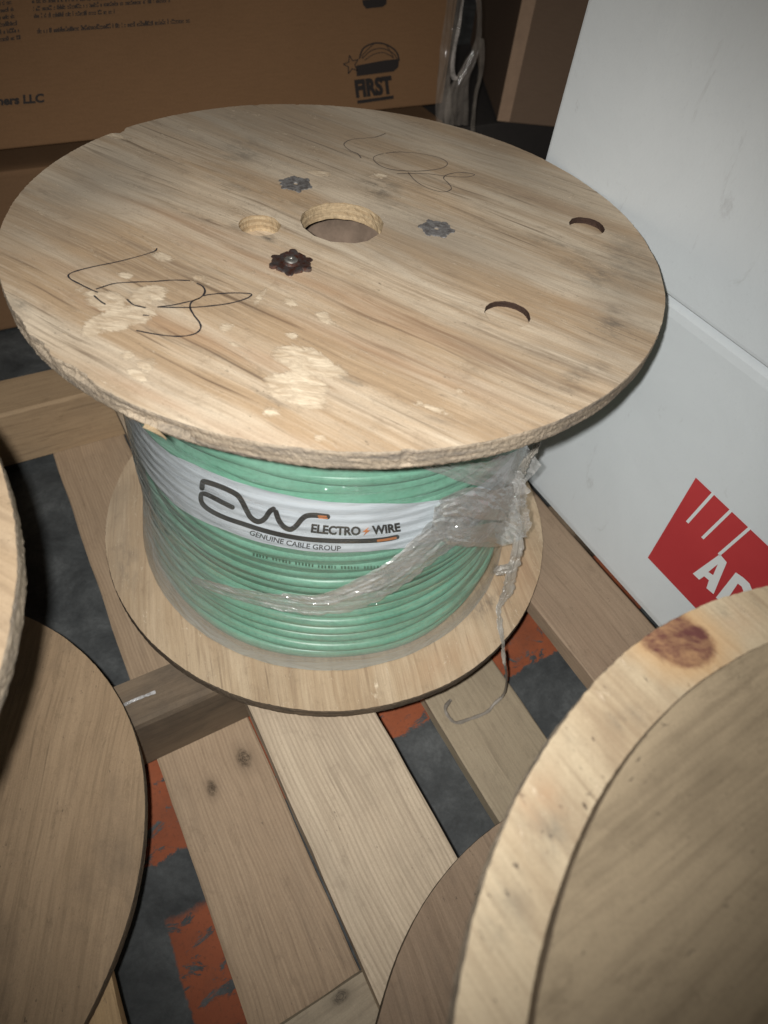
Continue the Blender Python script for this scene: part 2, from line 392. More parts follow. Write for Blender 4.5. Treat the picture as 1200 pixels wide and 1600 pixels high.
pal = thing('wooden_pallet', nm(0, 0, ZF), 'sawn pine pallet with gapped boards that carries the reels, orange-striped floor below', 'pallet', rz=0)
def pal_part(o):
    mw = o.matrix_basis.copy(); o.parent = pal; o.location = Vector(o.location) - Vector(pal.location); return o
def pine(name, k=0, tint=(1, 1, 1), **kw):
    c = [tuple(a * b for a, b in zip(x, tint)) for x in PINE]
    a = dict(ang=0, off=(k * 1.37, k * .71, 0), streak=.5, cath=.2, dirt=.30, dirtcol=(.17, .135, .10), flecks=.5); a.update(kw)
    return wood(name, *c, **a)
ZT, ZTB = -.013, -.031          # deck boards
ZB0, ZB1 = ZF, -.115            # bottom boards
def lk(px, py, z, n1, m0):      # where a knot seen in the photo lies, in a board's own axes
    P = onz(px, py, z); return (P @ MM - m0, n1 - P @ NB)
kA = [(*lk(381, 1185, ZB1, -.157, -.95), .0065), (*lk(331, 1231, ZB1, -.157, -.95), .0045)]
pal_part(board('deck_board', -.164, -.066, -.95, .40, ZTB, ZT, pine('pine_deck_pale', 1, (1.04, 1.04, 1.02), lines=.30, lsc=270, cath=.1)))
pal_part(board('deck_board', .134, .232, -.95, .40, ZTB, ZT, pine('pine_deck_brown', 2, (.62, .56, .52), cath=.15)))
pal_part(board('deck_board', -.455, -.317, -.95, .40, ZTB, ZT, pine('pine_deck_orange', 3, (.95, .80, .58))))
pal_part(board('bottom_board', -.2506, -.157, -.95, .45, ZB0 + .001, ZB1, pine('pine_bottom_brown', 4, (.86, .78, .70), lines=.22, lsc=300, knots=kA)))
pal_part(board('bottom_board', .016, .110, -.95, .45, ZB0 + .001, ZB1, pine('pine_bottom_grey', 5, (.74, .75, .70), streak=.3)))
pal_part(board('stringer', -.62, .60, .322, .387, ZB1 + .0005, ZTB - .0005, pine('pine_stringer', 6, (.78, .68, .55)), along='n'))
pal_part(board('stringer', -.62, .60, -.133, -.085, ZB1 + .0005, ZTB - .0005, pine('pine_stringer_dark', 7, (.40, .37, .34), dirt=.75, dirtcol=(.05, .045, .04)), along='n'))
pal_part(board('stringer', -.62, .60, -.50, -.381, ZB1 + .0005, ZTB - .0005, pine('pine_stringer_grey', 8, (.72, .74, .72), knots=[(.435, .112, .004)]), along='n'))

# ================================================================== reels
TOPZ = .3135; R0 = .2295; T0 = .0125
def Bt(*a, **k): return blob(*a, TOPZ, **k)
putty = [Bt(165, 470, 40, 20, rot=10, amp=1.2), Bt(228, 462, 40, 19, rot=-15, amp=1.1), Bt(190, 497, 65, 21, rot=-12, amp=1.3), Bt(140, 515, 22, 14, rot=-20, amp=1.),
         Bt(470, 560, 58, 23, rot=12, amp=1.3), Bt(505, 575, 46, 18, rot=15, amp=1.1), Bt(462, 605, 55, 30, rot=8, amp=1.5), Bt(485, 628, 32, 18, rot=10, amp=1.),
         Bt(215, 585, 22, 14, rot=20, amp=.95), Bt(228, 570, 16, 12, rot=10, amp=.9), Bt(200, 556, 14, 10, amp=.85), Bt(254, 402, 20, 9, rot=15, amp=.75), Bt(196, 430, 15, 8, amp=.75),
         Bt(455, 472, 17, 8, rot=15, amp=.9), Bt(506, 495, 14, 10, rot=30, amp=.85), Bt(457, 524, 12, 7, amp=.85), Bt(420, 645, 18, 12, amp=.7),
         Bt(352, 512, 14, 8, amp=.85), Bt(405, 465, 22, 6, rot=-52, amp=.75), Bt(366, 538, 16, 6, rot=20, amp=.8), Bt(500, 270, 24, 5, rot=5, amp=.75), Bt(590, 275, 18, 6, amp=.75),
         Bt(312, 434, 12, 6, amp=.75), Bt(180, 212, 30, 5, rot=15, amp=.85), Bt(500, 683, 14, 6, amp=.8), Bt(680, 640, 40, 5, rot=25, amp=.7)]
grime = [Bt(380, 235, 55, 26, rot=-10, amp=.8), Bt(590, 292, 42, 22, rot=10, amp=1.25), Bt(630, 330, 60, 16, rot=25, amp=.6), Bt(130, 600, 75, 13, rot=38, amp=.85), Bt(60, 300, 70, 16, rot=12, amp=.5),
         Bt(960, 505, 30, 42, rot=0, amp=1.0), Bt(930, 430, 70, 30, rot=20, amp=.75), Bt(985, 410, 60, 40, rot=45, amp=.7), Bt(905, 590, 60, 22, rot=-25, amp=.75), Bt(400, 300, 160, 8, rot=16, amp=.5), Bt(330, 345, 120, 10, rot=18, amp=.65),
         Bt(740, 490, 60, 12, rot=20, amp=.55), Bt(560, 600, 120, 7, rot=22, amp=.6), Bt(250, 470, 60, 6, rot=15, amp=.7), Bt(420, 372, 20, 7, rot=20, amp=1.1), Bt(690, 655, 90, 8, rot=5, amp=.45), Bt(300, 540, 190, 8, rot=20, amp=.45),
         Bt(30, 475, 30, 20, rot=50, amp=.7), Bt(420, 620, 40, 8, rot=30, amp=.8), Bt(800, 300, 150, 12, rot=18, amp=.55), Bt(860, 380, 90, 12, rot=15, amp=.6)]
warm = [Bt(300, 350, 210, 18, rot=17, amp=.7), Bt(470, 440, 330, 26, rot=20, amp=.95), Bt(620, 560, 260, 24, rot=20, amp=1.), Bt(330, 530, 260, 22, rot=20, amp=1.), Bt(690, 590, 200, 14, rot=20, amp=.9), Bt(430, 690, 200, 22, rot=14, amp=.8),
        Bt(600, 500, 260, 14, rot=20, amp=.8), Bt(215, 500, 200, 14, rot=18, amp=.8), Bt(240, 620, 150, 16, rot=24, amp=.8), Bt(120, 420, 150, 12, rot=12, amp=.5), Bt(860, 320, 160, 12, rot=18, amp=.5), Bt(930, 480, 100, 20, rot=16, amp=.5)]
greyed = [Bt(430, 190, 420, 110, rot=6, amp=1.25), Bt(140, 290, 200, 90, rot=-20, amp=1.1), Bt(800, 260, 260, 90, rot=25, amp=1.05), Bt(690, 380, 280, 70, rot=12, amp=.9), Bt(980, 450, 90, 160, rot=0, amp=.9)]  # mask: wood turns greyer and darker towards the far side

reel = thing('cable_reel', (0, 0, ZT), 'plywood reel of green cable, black marker scrawls and pale putty on its top', 'cable reel', 'plywood cable reels standing on the pallet')
def lz(o): o.location = (o.location[0] - reel.location[0], o.location[1] - reel.location[1], o.location[2] - reel.location[2]); return o
c0 = onz(535, 347, TOPZ); h1 = onz(406, 352, TOPZ); h2 = onz(793, 491, TOPZ); h3 = onz(917, 353, TOPZ)
def ang_at(px, py, z=TOPZ, c=(0, 0)):
    P = onz(px, py, z); return math.atan2(P[1] - c[1], P[0] - c[0]) % (2 * math.pi)
chips = [(ang_at(182, 203), .035, .006, 0, 6), (ang_at(400, 164), .012, .003, 0, 6), (ang_at(225, 650), .10, .004, 3, 6), (ang_at(100, 590), .07, .0035, 0, 2), (ang_at(262, 670), .05, .005, 4, 6),
         (ang_at(465, 165), .01, .002, 0, 6), (ang_at(60, 540), .05, .003, 0, 3), (ang_at(640, 712), .02, .002, 0, 6), (ang_at(30, 500), .05, .002, 0, 6)]
lz(flange('top_flange', R0, T0, TOPZ, [M['face'], M['edge'], M['hole'], M['holedark']], reel, step=.0026, chips=chips, rough=.0012,
       holes=[(c0[0], c0[1], .0305, None), (h1[0], h1[1], .0150, .0115), (h2[0], h2[1], .0152, .0042), (h3[0], h3[1], .0142, .0048)], fields=dict(putty=putty, grime=grime, warm=warm, greyed=greyed), edge_lvls=8, segs=1100))
# two filled bores near the rim: a crescent groove with a plywood plug
def moon(P, r, name):
    V, F = [], []; k = 40
    for i in range(k + 1):
        a = math.radians(-40) + math.radians(215) * i / k; w = .0042 * math.sin(math.pi * i / k)**.6 + .0003
        u = np.array([math.cos(a), math.sin(a), 0]); V += [P + u * r + ZZ * .0007, P + u * (r - w) + ZZ * .0005]
    F = [(2 * i, 2 * i + 2, 2 * i + 3, 2 * i + 1) for i in range(k)]
    return V, F
def plug(P, r, name, tilt):
    """round plywood plug sunk into its bore: dark wall ring and a slightly lower, tilted disc"""
    V, F, MI = [], [], []; k = 48
    for i in range(k):
        a = 2 * math.pi * i / k; V.append((P[0] + r * math.cos(a), P[1] + r * math.sin(a), TOPZ + .0007))
    for i in range(k):
        a = 2 * math.pi * i / k; q = r * .78 + .18 * r * max(0, math.cos(a - tilt - math.pi))
        V.append((P[0] + q * math.cos(a), P[1] + q * math.sin(a), TOPZ + .0003))
    F = [(i, (i + 1) % k, k + (i + 1) % k, k + i) for i in range(k)]
    return V, F
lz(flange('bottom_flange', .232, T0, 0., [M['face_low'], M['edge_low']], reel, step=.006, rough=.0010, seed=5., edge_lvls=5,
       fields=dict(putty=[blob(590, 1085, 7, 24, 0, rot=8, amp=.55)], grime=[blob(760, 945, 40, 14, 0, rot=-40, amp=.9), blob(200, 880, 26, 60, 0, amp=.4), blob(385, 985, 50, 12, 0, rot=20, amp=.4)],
                   warm=[blob(700, 1030, 90, 30, 0, rot=-30, amp=.7), blob(810, 900, 40, 80, 0, amp=.6)], greyed=[blob(180, 800, 60, 140, 0, amp=.5)])))
def tube(r0, r1, z0, z1, k=96):
    V = []; 
    for (r, z) in ((r0, z0), (r0, z1), (r1, z1), (r1, z0)):
        V += [(r * math.cos(2 * math.pi * i / k), r * math.sin(2 * math.pi * i / k), z) for i in range(k)]
    F = [(a * k + i, a * k + (i + 1) % k, ((a + 1) % 4) * k + (i + 1) % k, ((a + 1) % 4) * k + i) for a in range(4) for i in range(k)]
    return V, F
card = flat('brown_fibre_core', (.21, .155, .115), .85, 0, .15, 38, .95, .6)
lz(obj('core', *tube(.078, .085, .0005, TOPZ - T0 - .0005), card, reel, True))
# ---- tee nuts
rust = G('rusty_steel'); k_ = rust.noise(rust.obj, 240, 5, .7)
rust.fin(rust.mix(rust.step(k_, .38, .62), (.17, .155, .15), (.15, .06, .04)), .38, rust.bump(k_, .5, .0006), .75, .5)
dull = G('dull_steel'); k_ = dull.noise(dull.obj, 300, 5, .7)
dull.fin(dull.mix(dull.step(k_, .4, .62), (.24, .235, .23), (.11, .10, .095)), .6, dull.bump(k_, .5, .0006), .15, .4)
def tnut(px, py, r, mat, proud, rot):
    P = onz(px, py, TOPZ); V, F = [], []; k = 72
    prof = [(.0, -.001), (.12, -.001), (.16, .0010 * proud), (.30, .0014 * proud), (.42, .0004 * proud), (.9, .0008 * proud), (1., .0005 * proud), (1.01, -.0004)]
    for (q, z) in prof:
        for i in range(k):
            a = 2 * math.pi * i / k
            hx = (a + rot) % (math.pi / 3) - math.pi / 6; lob = .90 / math.cos(hx) + (.07 if abs(hx) > .34 else 0) - (.07 if .22 < abs(hx) < .30 else 0) + (.03 if proud > 1 else .14) * n2(math.cos(a) * 4 + px, math.sin(a) * 4)
            f_ = q * r * (lob if q > .5 else 1); zz = z + (.0007 * proud * math.cos(3 * a + rot + 1.) if .8 < q < 1.005 else 0)
            V.append((P[0] + f_ * math.cos(a), P[1] + f_ * math.sin(a), TOPZ + .0006 + zz))
    for l in range(len(prof) - 1):
        F += [(l * k + i, l * k + (i + 1) % k, (l + 1) * k + (i + 1) % k, (l + 1) * k + i) for i in range(k)]
    return lz(obj('tee_nut', V, F, mat, reel))
tnut(455, 412, .0143, rust.m, 1.3, .4); tnut(462, 288, .0125, dull.m, .12, 1.2); tnut(682, 358, .0125, dull.m, .12, 2.1)
bar = flat('bright_steel', (.42, .41, .38), .35, .8, .5, 300, .5)
P = onz(455, 411, TOPZ); V, F = [], []
prof = [(.0009, .0016), (.0014, .0030), (.0028, .0034), (.0042, .0028), (.0050, .0012)]
for q, z in prof: V += [(P[0] + q * math.cos(a), P[1] + q * math.sin(a), TOPZ + z) for a in np.linspace(0, 2 * math.pi, 32, endpoint=False)]
F = [(l * 32 + i, l * 32 + (i + 1) % 32, (l + 1) * 32 + (i + 1) % 32, (l + 1) * 32 + i) for l in range(4) for i in range(32)] + [tuple(range(32))]
nut = [c for c in reel.children if c.name == 'tee_nut'][0]
b_ = obj('barrel', [tuple(Vector(v) - Vector((0, 0, 0))) for v in V], F, bar, nut, True)
# ---- marker scrawls
ink = flat('black_marker_ink', (.022, .022, .028), .6)
def Z1(L): return [(60 + x / 3.3333, 370 + y / 3.3333) for x, y in L]
def Z2(L): return [(500 + x / 2, 150 + y / 2) for x, y in L]
S1 = [Z1(l) for l in ([(618, 62), (600, 80), (500, 110), (400, 135), (300, 155), (200, 180), (158, 200), (168, 222), (220, 250), (270, 275), (310, 292)],
      [(300, 275), (340, 262), (400, 245), (500, 238), (600, 235), (700, 228), (790, 230)],
      [(825, 245), (855, 260), (868, 285), (855, 310), (820, 330), (760, 345), (700, 358), (620, 368)],
      [(860, 310), (900, 302), (1000, 295), (1090, 297), (1110, 305), (1080, 325), (1000, 348), (900, 362), (800, 370), (700, 370), (620, 368)],
      [(840, 322), (800, 340), (790, 370), (810, 410), (840, 450), (845, 480), (820, 505), (770, 518), (700, 520), (600, 508), (510, 490)],
      [(290, 308), (320, 335), (350, 355)], [(462, 328), (480, 345), (500, 358), (560, 372)], [(545, 410), (578, 412)])]
S2 = [Z2(l) for l in ([(205, 118), (170, 130), (110, 135), (85, 142), (75, 155), (95, 172), (118, 182), (128, 195)],
      [(205, 180), (250, 176), (320, 182), (375, 195), (398, 212), (375, 228), (300, 236), (220, 230), (178, 212), (168, 192), (200, 180)],
      [(275, 240), (300, 268), (340, 290), (385, 301), (410, 292), (402, 275), (386, 258), (400, 246), (440, 240), (482, 246), (460, 254), (400, 252), (330, 244), (240, 244)])]
def scrawl(strokes, w):
    parts = []
    for s in strokes:
        P = [onz(x, y, TOPZ) for x, y in smooth_path(s, 6)]
        ww = [w * (.85 + .45 * n2(i * .25, s[0][0])) for i in range(len(P))]
        parts.append(ribbon(P, ww, [ZZ] * len(P), .00035))
    V, F = join(parts); return lz(obj('marker_scrawl', V, F, ink, reel))
scrawl(S1, .00125); 
ink2 = flat('faded_marker_ink', (.10, .085, .075), .7)
o = scrawl(S2, .00095); o.data.materials[0] = ink2
# ---- splinter hanging from the rim
P = [onz(228, 664, TOPZ - .012), onz(262, 684, TOPZ - .012)]
sv, sf = [], []
for i in range(9):
    t = i / 8; q = P[0] * (1 - t) + P[1] * t + np.array([0, -.0018, .0]) ; w = .0038 * (1 - t)**.8 * (1 + .3 * n2(i, 3.3)) + .0003
    sv += [q + np.array([0, -w * .5, .0018]), q + np.array([0, w * .2, -.0015 * (1 - t)]), q + np.array([0, w, .001])]
sf = [(3 * i + a, 3 * i + (a + 1) % 3, 3 * i + 3 + (a + 1) % 3, 3 * i + 3 + a) for i in range(8) for a in range(3)]
lz(obj('splinter', sv, sf, M['hole'], reel))
# ---- cable
CC = np.array([-.0035, -.0045]); RC = .1740; NROW = 27; PITCH = (TOPZ - T0 - .004) / NROW; TR = PITCH * .505
g = G('green_cable_jacket'); k1 = g.noise(g.obj, 20, 5, .6); k2 = g.noise(g.obj, 260, 4, .7)
cc_ = g.mix(g.step(k1, .35, .7), (.16, .40, .28), (.23, .48, .355)); cc_ = g.mix(g.step(k2, .45, .75, 0, .3), cc_, (.045, .11, .075)); k3 = g.noise(g.map(g.obj, sc=(12, 12, 60)), 1, 6, .7); cc_ = g.mix(g.step(k3, .5, .7, 0, .5), cc_, (.07, .16, .11))
M['cable'] = g.fin(cc_, .35, g.bump(k2, .15, .0005), 0, .5)
def rowr(k, a):
    r = RC - TR - .0018 - .0055 * (k + .5) / NROW + .0022 * n2(math.cos(a) * 1.8 + k * 7.1, math.sin(a) * 1.8) + .0012 * math.sin(k * 2.3)
    r += .0100 * max(0, 1 - (k + .5) / (NROW * .26))**1.2
    z = .002 + PITCH * (k + .5) + .0014 * n2(math.cos(a) * 2.3 + 3, math.sin(a) * 2.3, 1, k * .8) + .0022 * n2(math.cos(a) * 1.3 + 9, math.sin(a) * 1.3, 1, k * .25)
    return r, z
V, F = [], []; SEG = 200; TS = 12
for k in range(NROW):
    b = len(V)
    for i in range(SEG):
        a = 2 * math.pi * i / SEG; r, z = rowr(k, a)
        for j in range(TS):
            q = 2 * math.pi * j / TS; V.append((CC[0] + (r + TR * math.cos(q)) * math.cos(a), CC[1] + (r + TR * math.cos(q)) * math.sin(a), z + TR * math.sin(q)))
    for i in range(SEG):
        for j in range(TS):
            F.append((b + i * TS + j, b + ((i + 1) % SEG) * TS + j, b + ((i + 1) % SEG) * TS + (j + 1) % TS, b + i * TS + (j + 1) % TS))
b = len(V); tv, tf = tube(RC - 2.0 * TR, RC - 1.1 * TR, .0015, TOPZ - T0 - .002, 120); V += [(x + CC[0], y + CC[1], z) for x, y, z in tv]; F += [tuple(i + b for i in f_) for f_ in tf]
cable = lz(obj('cable', V, F, M['cable'], reel, True))
def bumpz(a, z, amp):
    k = (z - .002) / PITCH - .5 - .0018 * n2(math.cos(a) * 1.3 + 9, math.sin(a) * 1.3, 1, max(0, round((z - .002) / PITCH - .5)) * .25) / PITCH
    return amp * (math.cos(2 * math.pi * k) * .5 - .5)
# ---- white paper band with its print
def on_cable(px, py, lift):
    P = oncyl(px, py, RC + lift, CC); return P
def lab_r(a, z): return RC + .0027 - .0055 * z / .3 + bumpz(a, z, .0007) + .0003 * n2(a * 14, z * 200)
topl = [(212, 668), (225, 690), (262, 712), (300, 729), (350, 750), (400, 766), (450, 778), (500, 787), (550, 791), (600, 791), (650, 789), (690, 785), (725, 777)]
botl = [(212, 730), (226, 752), (262, 782), (300, 808), (350, 831), (400, 849), (450, 860), (500, 866), (550, 866), (600, 862), (650, 855), (690, 845), (725, 835)]
def az(px, py):
    P = on_cable(px, py, .001); return math.atan2(P[1] - CC[1], P[0] - CC[0]), P[2]
ta = np.array([az(*q) for q in topl[2:]]); ba = np.array([az(*q) for q in botl[2:]])
A0, A1 = math.radians(-205), math.radians(-25); V, F = [], []; na, nz = 260, 40
for i in range(na + 1):
    a = A0 + (A1 - A0) * i / na; zt = np.interp(a, ta[:, 0], ta[:, 1]); zb = np.interp(a, ba[:, 0], ba[:, 1])
    for j in range(nz + 1):
        z = zb + (zt - zb) * j / nz; r = lab_r(a, z); V.append((CC[0] + r * math.cos(a), CC[1] + r * math.sin(a), z))
for i in range(na):
    for j in range(nz): F.append((i * (nz + 1) + j, (i + 1) * (nz + 1) + j, (i + 1) * (nz + 1) + j + 1, i * (nz + 1) + j + 1))
g = G('white_label_paper'); k1 = g.noise(g.map(g.obj, sc=(20, 20, 260)), 1, 4, .6, .6)
M['label'] = g.fin(g.mix(g.step(k1, .46, .70, 0, .6), (.74, .79, .85), (.40, .44, .48)), .5, g.bump(k1, .2, .001), 0, .3)
label = lz(obj('label_band', V, F, M['label'], reel, True))
blk = flat('black_print', (.018, .018, .02), .5); org = flat('orange_print', (.75, .24, .06), .5); gry = flat('dark_grey_print', (.06, .065, .075), .5)
def LZ(L): return [(280 + x / 3, 700 + y / 3) for x, y in L]
from mathutils.bvhtree import BVHTree
BV = BVHTree.FromPolygons([Vector(v) for v in V], F)
def lab_pt(px, py, lift):
    h, nrm_, _, _ = BV.ray_cast(Vector(CAM), Vector(ray(px, py)).normalized())
    if h is None: h = Vector(on_cable(px, py, .002)); 
    nn = np.array([h[0] - CC[0], h[1] - CC[1], 0]); nn /= np.linalg.norm(nn)
    return np.array(h) + nn * lift, nn
def lab_stroke(path, wpx, lift):
    """stroke printed on the paper band; a polygon outline grown on the band itself"""
    Q = smooth_path(path, 8); V, F = [], []
    for i, q in enumerate(Q):
        t = Q[min(i + 1, len(Q) - 1)] - Q[max(i - 1, 0)]; t = t / max(np.linalg.norm(t), 1e-6); s = np.array([-t[1], t[0]])
        for u in (-.5, -.17, .17, .5): V.append(lab_pt(*(q + s * wpx * u), lift)[0])
    F = [(4 * i + j, 4 * i + 4 + j, 4 * i + 5 + j, 4 * i + 1 + j) for i in range(len(Q) - 1) for j in range(3)]
    b = len(V)
    for end in (Q[0], Q[-1]):
        c_ = len(V); V.append(lab_pt(*end, lift)[0])
        for i in range(13): V.append(lab_pt(*(end + wpx * .5 * np.array([math.cos(i * math.pi / 6), math.sin(i * math.pi / 6)])), lift)[0])
        F += [(c_, c_ + 1 + i, c_ + 2 + i) for i in range(12)]
    return V, F
em = [lab_stroke(LZ([(110, 185), (112, 162), (122, 155), (180, 172), (235, 195), (275, 218), (298, 250), (318, 290), (340, 325), (372, 342), (402, 328), (425, 295), (443, 283)]), 8.2, .0007),
      lab_stroke(LZ([(455, 297), (468, 335), (492, 366), (522, 378), (550, 360), (575, 330), (600, 314), (640, 312), (696, 319)]), 8.2, .0007),
      lab_stroke(LZ([(252, 275), (205, 252), (155, 226), (122, 212), (106, 216), (106, 245), (122, 270), (160, 297), (220, 325), (300, 352), (400, 384), (500, 408), (600, 424), (700, 431), (800, 433), (900, 431), (970, 424), (1020, 414)]), 7.4, .0007)]
V, F = join(em); emb = obj('emblem', V, F, blk, label)
for pth, w_ in (([(930, 429), (970, 424), (1012, 416)], 3.2), ([(652, 313), (690, 315)], 1.6), ([(656, 322), (694, 324)], 1.6)):
    V, F = lab_stroke(LZ(pth), w_ * 1.15, .0011); obj('emblem_accent', V, F, org, label)
bv, bf = fill2d([LZ([(888, 362), (858, 385), (872, 386), (860, 404), (893, 378), (878, 377)])])
obj('lightning_mark', [lab_pt(x, y, .0016)[0] for x, y in bv], bf, org, label)
def lab_text(s, base, cap, mat, bold, lift=.0010):
    V, F = text_mesh(s, bold); B = smooth_path(LZ(base), 8); B = np.array(B); d = np.r_[0, np.cumsum(np.linalg.norm(np.diff(B, axis=0), axis=1))]; d /= d[-1]
    out = []
    for x, y in V:
        q = np.array([np.interp(x, d, B[:, 0]), np.interp(x, d, B[:, 1])]); t = np.array([np.interp(min(x + .02, 1), d, B[:, i]) - np.interp(max(x - .02, 0), d, B[:, i]) for i in (0, 1)])
        t /= np.linalg.norm(t); up = np.array([t[1], -t[0]]); out.append(lab_pt(*(q + up * y * cap / 3), lift)[0])
    return obj('lettering', out, F, mat, label)
lab_text('ELECTRO', [(617, 389), (680, 396), (770, 402), (850, 402)], 38, blk, .045)
lab_text('WIRE', [(904, 399), (970, 393), (1037, 384)], 38, blk, .045)
lab_text('GENUINE CABLE GROUP', [(330, 401), (400, 424), (480, 444), (560, 460), (640, 470), (757, 478)], 23, gry, .018)
# faint illegible jacket print on one winding
pv = []
for i in range(46):
    x = 395 + i * 5.1; y = 878 + 14 * math.sin((x - 395) / 235 * 1.5)
    if i % 7 in (5,): continue
    y = np.interp(x, [395, 450, 500, 560, 620], [868, 880, 887, 889, 886])
    h = 4.5; w_ = 1.1 + rng.random() * 1.4
    q = [lab_pt(x + dx, y + dy, .0004)[0] for dx, dy in ((0, 0), (w_, 0), (w_, -h), (0, -h))]
    pv.append((q, [(0, 1, 2, 3)]))
V, F = join(pv); obj('jacket_print', V, F, flat('faint_print', (.07, .19, .12), .6), cable)
# ---- stretch film round the windings
def film_r(a, z):
    t = z / (TOPZ - T0)
    flare = .0108 * max(0, 1 - t / .26)**1.2
    return RC + .0060 - .0055 * t + flare + bumpz(a, z, .0013) * (t > .1) + .0014 * abs(n2(math.cos(a) * 5, math.sin(a) * 5, 1, z * 22)) + .0007 * abs(n2(math.cos(a) * 9 + 4, math.sin(a) * 9, 1, z * 160))
V, F = [], []; na, nz = 360, 90
for i in range(na):
    a = 2 * math.pi * i / na
    for j in range(nz + 1):
        z = .001 + (.262 - .001) * j / nz; r = film_r(a, z); V.append((CC[0] + r * math.cos(a), CC[1] + r * math.sin(a), z))
for i in range(na):
    for j in range(nz): k = (i + 1) % na; F.append((i * (nz + 1) + j, k * (nz + 1) + j, k * (nz + 1) + j + 1, i * (nz + 1) + j + 1))
wrap = lz(obj('stretch_film', V, F, film('clear_stretch_film', .085, (.52, .55, .52), .07, (13, 13, 50), bump=1.0, haze_shine=.6, base=.09), reel, True))
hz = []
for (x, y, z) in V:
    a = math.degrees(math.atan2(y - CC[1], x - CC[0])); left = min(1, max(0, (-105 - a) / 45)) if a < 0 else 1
    low = max(0, 1 - z / .03); hz.append(min(1, left * 1.0 * (.45 + .65 * min(1, max(0, (.17 - z) / .06))) + low * 1.0))  # low: highlight along the coil foot, put in as pale haze
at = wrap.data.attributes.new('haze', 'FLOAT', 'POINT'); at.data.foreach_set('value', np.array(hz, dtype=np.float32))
# ---- bunched, torn film
M['crumple'] = film('crumpled_film', .40, (.70, .70, .68), .09, (30, 30, 55), bump=.35, base=.13)
M['tatter'] = film('dirty_torn_film', .8, (.34, .32, .28), .3, (40, 40, 40), bump=.5)
def crumple(path, hw, lift, mat, name='torn_film', fold=.0030, nu=26, k=14, ragged=.18, par=None, fn=None, crisp=0.):
    Q = smooth_path(path, k); H = smooth_path([(h,) for h in hw], k); V, F = [], []
    for i, q in enumerate(Q):
        t = Q[min(i + 1, len(Q) - 1)] - Q[max(i - 1, 0)]; t = t / max(np.linalg.norm(t), 1e-6); s = np.array([-t[1], t[0]])
        for j in range(nu + 1):
            u = j / nu * 2 - 1; w = H[i][0] * (1 + ragged * n2(i * .35, u * 2 + q[0] * .01) + ragged * .6 * n2(i * 1.2, u * 3)); pq = q + s * u * w
            P = fn(pq) if fn else on_cable(pq[0], pq[1], lift)
            nrm = CAM - P; nrm /= np.linalg.norm(nrm)
            d = fold * (n2(u * 2.2 + q[1] * .01, i * .03, 1, 3.1) + .55 * abs(n2(u * 5 + .6 * n2(i * .05, 1), i * .045, 1, 7.7)) + .22 * abs(n2(u * 9, i * .16, 1, 1.7)))
            V.append(P + nrm * (d + fold * .5 + crisp * (rng.random() - .5)))
    for i in range(len(Q) - 1):
        for j in range(nu): F.append((i * (nu + 1) + j, (i + 1) * (nu + 1) + j, (i + 1) * (nu + 1) + j + 1, i * (nu + 1) + j + 1))
    return lz(obj(name, V, F, mat, par or reel))
crumple([(300, 905), (360, 925), (430, 940), (500, 946), (560, 930), (615, 900), (660, 862), (700, 825), (722, 790)], [5, 9, 12, 15, 20, 21, 24, 27, 22], .0045, M['crumple'], k=14, nu=14, fold=.0045, crisp=.0009)
crumple([(440, 930), (500, 938), (560, 918), (615, 890), (660, 850), (700, 820)], [4, 9, 13, 16, 14, 12], .0070, M['crumple'], fold=.004, k=10, nu=8, crisp=.0013)
crumple([(676, 812), (710, 816), (745, 812), (780, 806), (812, 800)], [22, 36, 40, 44, 40], .006, M['crumple'], fold=.005, k=5, nu=12, crisp=.0045)
crumple([(690, 795), (730, 785), (770, 790), (805, 785)], [14, 22, 24, 30], .010, M['crumple'], fold=.005, k=5, nu=8, crisp=.0050)
crumple([(700, 840), (745, 838), (790, 834), (815, 832)], [8, 16, 18, 10], .009, M['crumple'], fold=.004, k=5, nu=5, crisp=.0050)
crumple([(640, 722), (700, 732), (750, 742), (800, 735), (835, 712)], [4, 12, 20, 26, 20], .0045, M['crumple'], fold=.003, k=6, nu=8, crisp=.0018)
# tatters that stand off the coil on the right and trail down to the bottom boards
VP = np.array([.168, -.075, .1]); VN = np.array([.10, -.98, .0]); VN /= np.linalg.norm(VN)
def onv(q): return on(q[0], q[1], VP, VN)
crumple([(800, 740), (812, 762), (806, 790), (818, 815), (812, 838)], [14, 12, 16, 12, 9], 0, M['crumple'], fold=.004, nu=14, ragged=.6, fn=onv)
crumple([(842, 688), (836, 702), (826, 716), (818, 735), (812, 752)], [5, 5, 4, 5, 4], 0, M['tatter'], fold=.003, nu=8, ragged=.6, fn=onv)
crumple([(822, 716), (810, 735), (808, 760), (812, 790)], [2.5, 2, 2.5, 3], 0, M['tatter'], fold=.002, nu=6, ragged=.6, fn=onv)
zs = lambda y: np.interp(y, [832, 935, 985], [.075, .016, .007])
def onstrip(q): return onz(q[0], q[1], float(zs(q[1])))
crumple([(811, 836), (808, 862), (800, 890), (795, 918), (786, 936), (779, 950), (781, 975), (785, 1000), (787, 1018)], [7, 9, 8, 9, 6, 3.5, 4.5, 3, 1.6], 0, M['tatter'], fold=.002, nu=10, k=10, ragged=.5, fn=onstrip)
crumple([(800, 888), (785, 890), (773, 896)], [6, 8, 5], 0, M['tatter'], fold=.003, nu=10, ragged=.5, fn=onstrip)
